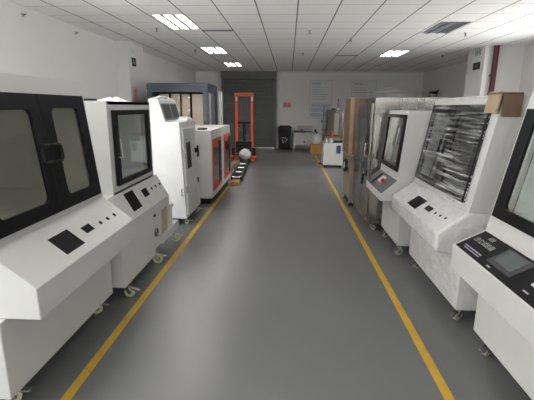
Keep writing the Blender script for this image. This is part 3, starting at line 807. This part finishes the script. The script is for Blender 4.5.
t = thing('work_table', 'white work table with panelled front beside the black bin, far wall', 'table', (.65, 17.1, 0))
obj('tabletop', box(B(), .20, 1.06, 16.75, 17.45, .68, .73), 'white', t, .004)
for x in (.22, .98):
    for y in (16.78, 17.38): obj('leg', box(B(), x, x+.06, y, y+.05, 0, .68), 'white', t)
obj('front_panel', box(B(), .28, .98, 16.78, 16.80, .22, .68), 'white', t)
obj('blue_badge', cyl(B(), (.66, 16.775, .35), (.66, 16.78, .35), .035), 'blue', t, smooth=True)
t = thing('tool_tray', 'dark tray of tools lying on the white work table', 'tray', (.45, 17.05, .73))
obj('tray', box(B(), .22, .72, 16.85, 17.25, .73, .77), 'blackm', t, .006)
b = B(); cyl(b, (.26,16.95,.79), (.55,17.1,.79), .02); cyl(b, (.40,16.92,.79), (.66,16.98,.79), .018); box(b, .50, .62, 17.08, 17.2, .77, .86); obj('tool', b, 'olive', t, smooth=True)
t = thing('instrument_box', 'grey instrument box standing at the back of the white work table', 'instrument', (.75, 17.3, .73))
obj('case', box(B(), .38, 1.02, 17.27, 17.44, .772, 1.0), 'white2', t, .008); obj('foot', box(B(), .42, .98, 17.3, 17.42, .73, .772), 'blackm', t)
obj('face_plate', box(B(), .42, .98, 17.262, 17.27, .80, .97), 'ink', t)
t = thing('hose_coil', 'black upright hose standing at the right edge of the white work table', 'hose', (1.1, 16.9, .3))
obj('hose', tube(B(), [(1.12,16.9,.78),(1.16,16.88,.74),(1.18,16.86,.6),(1.15,16.84,.4),(1.12,16.82,.2),(1.14,16.80,.035)], .035), 'rubber', t, smooth=True)
obj('hose_nozzle', cyl(B(), (1.11,16.91,.86), (1.12,16.9,.78), .045, .035), 'rubber', t, smooth=True)
# white bag on yellow crate
t = thing('wooden_crate', 'low yellow-brown wooden crate under a white bag, near the far wall', 'crate', (1.1, 15.8, 0))
b = B()
for z in (.02, .13, .24): box(b, .86, 1.34, 15.55, 15.57, z, z+.09); box(b, .86, 1.34, 16.08, 16.10, z, z+.09); box(b, .86, .88, 15.57, 16.08, z, z+.09); box(b, 1.32, 1.34, 15.57, 16.08, z, z+.09)
obj('slats', b, 'yelloww', t); obj('bottom_board', box(B(), .87, 1.33, 15.56, 16.09, 0, .02), 'yelloww', t)
for x in (.88, 1.29):
    for y in (15.57, 16.05): obj('corner_post', box(B(), x, x+.03, y, y+.03, .02, .34), 'yelloww', t)
obj('lid_board', box(B(), .86, 1.34, 15.55, 16.10, .34, .36), 'yelloww', t)
b = B(); bmesh.ops.create_icosphere(b, subdivisions=3, radius=1)
for v in b.verts:
    n_ = 1+.18*noise.noise(v.co*2.1+Vector((4,0,0))); v.co = Vector((1.12+v.co.x*.22*n_, 15.83+v.co.y*.24*n_, max(.362, .52+v.co.z*.24*n_)))
t = thing('plastic_bag', 'bulging white plastic bag sitting on the yellow-brown crate', 'bag', (1.12, 15.83, .362))
obj('bag', b, 'bag', t, smooth=True)
obj('tied_neck', cyl(B(), (1.16, 15.83, .72), (1.19, 15.83, .84), .03, .055, n=10), 'bag', t, smooth=True)

# ------------------------------------------------------------------ small test rig at the back right
t = thing('test_rig', 'small white cabinet rig with clear cover and dark blue label, back right', 'machine', (1.34, 12.3, 0))
obj('cabinet', box(B(), 1.05, 1.63, 12.0, 12.6, .07, .73), 'white', t, .008)
obj('blue_label', box(B(), 1.43, 1.56, 11.994, 12.0, .42, .66), 'blue', t)
obj('door_gap', box(B(), 1.08, 1.40, 11.996, 12.0, .10, .105), 'darkgrey', t)
for x in (1.10, 1.57):
    for y in (12.06, 12.54): obj('foot', lathe(B(), [(.035,0),(.035,.02),(.015,.03),(.015,.07)], x, y, 0), 'rubber', t, smooth=True)
b = B(); x0, x1, y0, y1, z0, z1 = 1.10, 1.62, 12.08, 12.55, .92, 1.68
for xx in (x0, x1-.012): box(b, xx, xx+.012, y0, y1, z0, z1)
box(b, x0+.012, x1-.012, y0, y0+.012, z0, z1); box(b, x0+.012, x1-.012, y1-.012, y1, z0, z1); box(b, x0, x1, y0, y1, z1, z1+.012)
obj('clear_cover', b, 'acrylic', t)
obj('inner_column', box(B(), 1.36, 1.50, 12.3, 12.48, .95, 1.58), 'white2', t)
obj('cover_handle', box(B(), 1.25, 1.38, 12.2, 12.24, 1.692, 1.73), 'blackm', t, .005)
b = B(); box(b, 1.06, 1.66, 12.02, 12.58, .88, .92)
for x in (1.07, 1.60):
    for y in (12.03, 12.53): box(b, x, x+.04, y, y+.04, .73, .88)
obj('red_deck', b, 'cardboard', t, .003)
obj('red_motor', cyl(B(), (1.29, 12.12, .92), (1.29, 12.12, 1.05), .055), 'red', t, smooth=True)
b = B()
for x, y, r in ((1.12, 12.10, .06), (1.26, 12.07, .065)): lathe(b, [(r*.6,0),(r,.03),(r,.07),(r*.4,.11),(r*.35,.15)], x, y, .73, 14)
obj('white_pot', b, 'wrapped', t, smooth=True)
obj('side_tray', box(B(), 1.36, 1.60, 12.02, 12.10, .735, .80), 'rubber', t)
t = thing('clamp_stand', 'dark upright clamp stand on the floor left of the clear-covered rig', 'stand', (1.06, 12.75, 0))
obj('upright', cyl(B(), (1.08, 12.75, .03), (1.08, 12.75, 1.78), .022), 'darkgrey', t, smooth=True); obj('upright', cyl(B(), (1.18, 12.75, .03), (1.18, 12.75, 1.86), .018), 'darkgrey', t, smooth=True)
obj('base', box(B(), .98, 1.30, 12.66, 12.84, 0, .03), 'blackm', t)
obj('clamp_arm', cyl(B(), (1.02, 12.75, 1.5), (1.18, 12.75, 1.62), .02), 'darkgrey', t, smooth=True)
for q in ((1.04, 1.22, 12.73, 12.77, 1.05, 1.10), (1.00, 1.10, 12.70, 12.80, 1.30, 1.38), (1.14, 1.26, 12.71, 12.79, 1.78, 1.86)): obj('clamp', box(B(), *q), 'darkgrey', t)
t = thing('antenna_pole', 'thin dark pole rising behind the clear-covered rig', 'pole', (1.52, 12.8, 0))
obj('pole', cyl(B(), (1.52, 12.85, .02), (1.52, 12.85, 1.75), .010), 'chrome', t, smooth=True)
obj('tip', cyl(B(), (1.52, 12.85, 1.75), (1.52, 12.85, 2.02), .022, .016), 'blackm', t, smooth=True); obj('base', cyl(B(), (1.52, 12.85, 0), (1.52, 12.85, .02), .09), 'blackm', t, smooth=True)

# ------------------------------------------------------------------ R5 cardboard-clad machine
t = thing('packed_machine', 'tall narrow machine clad in brown cardboard, behind the film-wrapped steel one', 'machine', (1.5, 7.5, 0))
obj('body', box(B(), 1.10, 1.95, 7.12, 7.92, .08, .95), 'olive', t, .01)
obj('cardboard_cover', box(B(), 1.07, 1.97, 7.09, 7.95, .95, 1.92), 'cardboard', t, .006)
for y in (7.09, 7.90): obj('edge_protector', box(B(), 1.06, 1.12, y-.01, y+.06, .96, 1.93), 'cardlight', t)
obj('deck_strip', box(B(), 1.05, 1.98, 7.08, 7.96, .93, .95), 'cardlight', t)
for x, y in ((1.16, 7.2), (1.16, 7.84), (1.88, 7.2), (1.88, 7.84)):
    obj('foot', lathe(B(), [(.05,0),(.05,.03),(.025,.04),(.025,.08)], x, y, 0), 'rubber', t, smooth=True)
obj('black_skirt', box(B(), 1.085, 1.10, 7.13, 7.5, .08, .16), 'blackm', t)
b = B()
for k in range(3): tube(b, [(1.055-.012*k, 7.30+.105*math.cos(a*PI/10), .74+.105*math.sin(a*PI/10)) for a in range(20)], .015, 8, True)
h_ = obj('hose_reel', b, 'rubber', t, smooth=True)
obj('reel_hub', cyl(B(), (1.02, 7.30, .74), (1.10, 7.30, .74), .06), 'wrapped', h_, smooth=True)

# ------------------------------------------------------------------ R4 wrapped stainless machine
t = thing('test_chamber', 'tall stainless steel chamber wrapped in clear film with a loose film hump on top', 'machine', (1.6, 6.3, 0))
obj('body', box(B(), 1.17, 2.15, 5.68, 6.98, .10, 1.90), 'steel', t, .012)
s5 = Slope((1.17, .10), (1.17, 1.90), -1)
dd = obj('door', s5.slab(B(), 5.72, 6.90, .10, 1.72, 0, .035), 'steel', t, .008)
obj('window_pane', s5.rslab(B(), 6.02, 6.62, .82, 1.52, .035, .04, .05), 'screen', dd)
b = B(); tube(b, [s5.pt(5.80,.72,.035), s5.pt(5.80,.72,.08), s5.pt(5.80,.62,.085), s5.pt(5.86,.58,.08)], .018); s5.disc(b, 5.80, .74, .045, .03, .05); obj('door_latch', b, 'blackm', dd, smooth=True)
b = B(); tube(b, [s5.pt(5.82,.98,.035), s5.pt(5.82,.98,.07), s5.pt(5.82,1.16,.07), s5.pt(5.82,1.16,.035)], .012); obj('grab_handle', b, 'chrome', dd, smooth=True)
for x, y in ((1.25, 5.76), (1.25, 6.86), (2.06, 5.76), (2.06, 6.86)): caster(t, x, y, .10)
# film skin: front, near end and a humped sheet over the top
def wob(p, a, f=3.0, s=0):
    return a*noise.noise(Vector((p.x*f, p.y*f, p.z*f))+Vector((s, s*2, 0)))
b = B()
def fr(u, v):
    p = Vector((1.17, 5.63+1.39*u, .14+1.80*v)); p.x = 1.115+wob(p, .018, 4); return p
sheet(b, fr, 30, 36)
def ne(u, v):
    p = Vector((1.12+1.0*u, 5.635, .14+1.80*v)); p.y = 5.635+wob(p, .016, 4, 3); return p
sheet(b, ne, 24, 36)
obj('stretch_film', b, 'film_v', t, smooth=True)
b = B()
def tp(u, v):
    p = Vector((1.12+1.0*u, 5.63+1.39*v, 1.935))
    p.z += .10*max(0, math.sin(PI*min(1, u*1.25)))**1.2*(.5+.5*math.sin(PI*v)) + wob(p, .035, 4, 5); return p
sheet(b, tp, 30, 30)
obj('film_hump', b, 'film_s', t, smooth=True)

# ------------------------------------------------------------------ R3
t = thing('test_chamber', 'narrow white chamber with black-edged glass door and grey console, third on the right', 'machine', (1.7, 5.1, 0))
s6 = Slope((1.28, .93), (1.35, 1.725), -1); c6 = Slope((1.10, .77), (1.28, .93), -1)
hollow_cabinet(t, -1, s6, 4.67, 5.57, 2.15, 1.725, .93, (4.74, 5.49, .13, .73), depth=.55)
obj('base_cabinet', box(B(), 1.33, 2.15, 4.64, 5.50, .14, .69), 'white', t, .006)
obj('console', prism(B(), [(1.10,.685),(1.10,.77),(1.28,.93),(2.14,.93),(2.14,.685)], 4.67, 5.57), 'white', t, .005)
obj('console_panel', c6.slab(B(), 4.675, 5.565, .005, .238, 0, .006), 'panelgrey', t)
obj('instruction_card', c6.slab(B(), 5.02, 5.20, .10, .20, .006, .009), 'paper', t)
e_ = obj('emergency_button', c6.disc(B(), 4.98, .135, .026, .006, .045), 'red', t, smooth=True)
obj('button_collar', c6.disc(B(), 4.98, .135, .034, .006, .012), 'yelloww', e_, smooth=True)
obj('display', c6.slab(B(), 5.28, 5.33, .03, .21, .006, .01), 'hole', t)
led_holes(t, c6, ((4.82,.09),(4.90,.12),(4.74,.06)), .026, 'blackm', 'knob')
dd = obj('door', s6.ring(B(), 4.70, 5.53, .10, .755, 4.765, 5.465, .15, .715, .002, .028, .03), 'black', t, .003)
obj('window_pane', s6.rslab(B(), 4.755, 5.475, .14, .725, .008, .014, .03), 'glass', dd)
b = B(); tube(b, [s6.pt(4.79,.42,.012), s6.pt(4.79,.42,.05), s6.pt(4.79,.60,.05), s6.pt(4.79,.60,.012)], .008); obj('door_handle', b, 'chrome', dd, smooth=True)
for x, y in ((1.40, 4.73), (1.40, 5.42), (2.07, 4.73), (2.07, 5.42)): caster(t, x, y, .14, PI+.5)

# ------------------------------------------------------------------ R2 wrapped
t = thing('test_chamber', 'wide white chamber with film-wrapped black glass doors and console, second on the right', 'machine', (1.9, 3.9, 0))
s7 = Slope((1.46, .94), (1.615, 1.86), -1); c7 = Slope((1.22, .77), (1.46, .94), -1)
hollow_cabinet(t, -1, s7, 3.19, 4.63, 2.5, 1.86, .94, (3.42, 4.50, .10, .80), depth=.65)
obj('base_cabinet', box(B(), 1.40, 2.48, 3.08, 4.40, .14, .578), 'filmy', t, .006)
obj('console', prism(B(), [(1.22,.61),(1.22,.77),(1.46,.94),(2.49,.94),(2.49,.58),(1.38,.58)], 3.18, 4.63), 'filmy', t, .02)
obj('display', c7.slab(B(), 3.88, 4.14, .04, .18, 0, .002), 'hole', t)
obj('small_display', c7.slab(B(), 3.63, 3.77, .10, .156, 0, .002), 'hole', t)
led_holes(t, c7, ((3.53,.13),(3.43,.138),(3.33,.145)), .013)
for ya, yb in ((3.30, 3.945), (3.955, 4.58)):
    dd = obj('door', s7.ring(B(), ya, yb, .055, .86, ya+.09, yb-.09, .13, .78, .002, .026, .05), 'black', t, .003)
    obj('window_pane', s7.rslab(B(), ya+.08, yb-.08, .12, .79, .008, .014, .05), 'smokeglass', dd)
    b = B(); yy = 3.90 if ya < 3.5 else 4.02
    tube(b, [s7.pt(yy,.40,.026), s7.pt(yy,.40,.06), s7.pt(yy,.52,.06), s7.pt(yy,.52,.026)], .014); obj('door_handle', b, 'blackm', dd, smooth=True)
b = B()
def fw(u, v):
    y = 3.27+1.33*u; p = s7.pt(y, .03+.905*v, 0); h = .05+.003*math.sin(v*70+3*noise.noise(Vector((u*5, v*3, 0))))+.008*noise.noise(Vector((u*6, v*14, 2)))
    e = min(u, 1-u); h = h*min(1, .15+e*9) if e < .12 else h
    return s7.pt(y, .03+.905*v, max(.03 if .06 < u < .94 else .004, h))
sheet(b, fw, 40, 90)
obj('stretch_film', b, 'film_h', t, smooth=True)
b = B()
def fcn(u, v):
    y = 3.18+1.45*u
    # drape from the console slope over its lip and down the front
    L = .28+.03+.15; d_ = v*L
    if d_ < .28: p = c7.pt(y, .28-d_, .010)
    elif d_ < .31: p = Vector((1.212, y, .778-(d_-.28)*.3))
    else: p = Vector((1.206, y, .769-(d_-.31)))
    p.x += .010*noise.noise(Vector((u*9, v*7, 4)))-.004; p.z += .008*noise.noise(Vector((u*8, v*8, 7)))+.004
    return p
sheet(b, fcn, 50, 24)
obj('console_film', b, 'film_c', t, smooth=True)
b = B()
def fb(u, v):
    p = Vector((1.39, 3.08+1.32*u, .17+.40*v)); p.x = 1.388+.012*noise.noise(Vector((u*8, v*5, 11))); return p
sheet(b, fb, 40, 20); obj('base_film', b, 'film_s', t, smooth=True)
# cardboard corner guard on the near top corner
b = B()
pa, pb = s7.pt(0, .80, .03), s7.pt(0, s7.L+.012, .03)
box(b, 1.60, 1.745, 3.172, 3.186, 1.70, 1.875)
box(b, 1.57, 1.745, 3.172, 3.38, 1.865, 1.88)
cg = obj('corner_guard', b, 'cardboard', t, .003)
b = B(); s7.slab(b, 3.172, 3.36, .79, .955, .024, .04); obj('guard_flap', b, 'cardlight', cg, .003)
for x, y in ((1.49, 3.20), (1.49, 4.32), (2.4, 3.26), (2.4, 4.32)): caster(t, x, y, .14, PI+.6)
# film bunched between R2 and R3 tops
crumple('film_bundle', 1.45, 2.1, 4.70, 5.54, 1.726, .16, 13, 'film_s', 'bunched clear film lying on top of the narrow white chamber', 'packing film', 22)

# ------------------------------------------------------------------ R1
t = thing('test_chamber', 'white chamber with black touchscreen console panel, nearest on the right', 'machine', (2.0, 2.2, 0))
s8 = Slope((1.48, .885), (1.665, 1.885), -1); c8 = Slope((1.25, .765), (1.48, .885), -1)
hollow_cabinet(t, -1, s8, 1.40, 2.93, 2.55, 1.885, .885, (1.62, 2.74, .19, .82), depth=.7)
obj('base_cabinet', box(B(), 1.415, 2.55, 1.40, 2.79, .14, .584), 'white', t, .006)
obj('console', prism(B(), [(1.25,.585),(1.25,.765),(1.48,.885),(2.54,.885),(2.54,.585)], 1.40, 2.93), 'white', t, .006)
pn = obj('console_panel', c8.slab(B(), 1.52, 2.90, .012, .245, 0, .004), 'black', t)
ts = obj('touchscreen', c8.slab(B(), 2.245, 2.525, .06, .228, .004, .009), 'bezel', t, .002)
obj('screen', c8.slab(B(), 2.285, 2.49, .09, .215, .009, .011), 'screen', ts)
R_, U_ = (0, -1, 0), tuple(c8.u)
N_ = tuple(c8.n)
text_mesh('沙尘试验箱', .05, 'print', pn, c8.pt(2.73, .148, .004), R_, U_, N_)
text_mesh('试验', .038, 'print', pn, c8.pt(2.735, .207, .004), R_, U_, N_)
b = B()
c8.slab(b, 2.60, 2.84, .060, .068, .004, .0055); c8.slab(b, 2.60, 2.82, .042, .049, .004, .0055)
obj('print_strip', b, 'violet', pn)
obj('print_strip', c8.slab(B(), 2.425, 2.465, .030, .042, .004, .0055), 'print', pn)
obj('print_strip', c8.slab(B(), 2.04, 2.09, .05, .06, .004, .0055), 'print', pn)
obj('rocker_switch', c8.slab(B(), 1.98, 2.10, .105, .155, .004, .016), 'cream', t, .004)
for k in range(3): obj('button', c8.disc(B(), 1.90-.1*k, .13, .02, .004, .02), 'chrome', t, smooth=True)
for ya, yb in ((1.44, 2.135), (2.145, 2.875)):
    dd = obj('door', s8.ring(B(), ya, yb, .12, .885, ya+.10, yb-.115, .20, .81, .002, .028, .05), 'black', t, .003)
    obj('window_pane', s8.rslab(B(), ya+.09, yb-.105, .19, .82, .008, .014, .05), 'glass', dd)
    yy = 2.09 if ya < 2 else 2.19
    obj('door_handle', tube(B(), [s8.pt(yy,.45,.028), s8.pt(yy,.45,.065), s8.pt(yy,.58,.065), s8.pt(yy,.58,.028)], .013), 'blackm', dd, smooth=True)
for x, y in ((1.50, 2.70), (1.50, 1.5), (2.45, 2.70), (2.45, 1.5)): caster(t, x, y, .14, PI+.7)

# small dark fitting high on the right wall
t = thing('wall_fitting', 'small black box fitting on the right wall, above the wrapped machines', 'wall fixing', (5.42, 15.6, 2.15))
obj('housing', box(B(), 5.22, 5.40, 15.4, 15.85, 2.15, 2.36), 'blackm', t, .02); obj('arm', cyl(B(), (5.40, 15.6, 2.30), (5.5, 15.6, 2.40), .025), 'blackm', t, smooth=True)

# ------------------------------------------------------------------ camera, world, view
f_ = 400.0; vp = (289, 107); roll = math.radians(1.1)
dY = Vector(((vp[0]-267)/f_, (200-vp[1])/f_, -1)).normalized()
u_ = Vector((math.sin(roll), math.cos(roll), 0)); Z_ = (u_-dY*u_.dot(dY)).normalized(); X_ = dY.cross(Z_)
cam = bpy.data.cameras.new('camera'); cam.sensor_width = 36; cam.lens = f_/534*36; cam.clip_start = .05
co = bpy.data.objects.new('camera', cam); C.objects.link(co)
co.matrix_world = Matrix((X_, dY, Z_)).to_4x4(); co.location = (0, 0, 1.76)
bpy.context.scene.camera = co
w = bpy.data.worlds.new('world'); bpy.context.scene.world = w; w.use_nodes = True
w.node_tree.nodes['Background'].inputs[0].default_value = (.88, .94, 1.0, 1); w.node_tree.nodes['Background'].inputs[1].default_value = 1.5
sc = bpy.context.scene
sc.view_settings.view_transform = 'Standard'; sc.view_settings.look = 'None'; sc.view_settings.gamma = 1; sc.view_settings.exposure = 0.83
sc.cycles.max_bounces = 10; sc.cycles.diffuse_bounces = 5; sc.cycles.transparent_max_bounces = 16
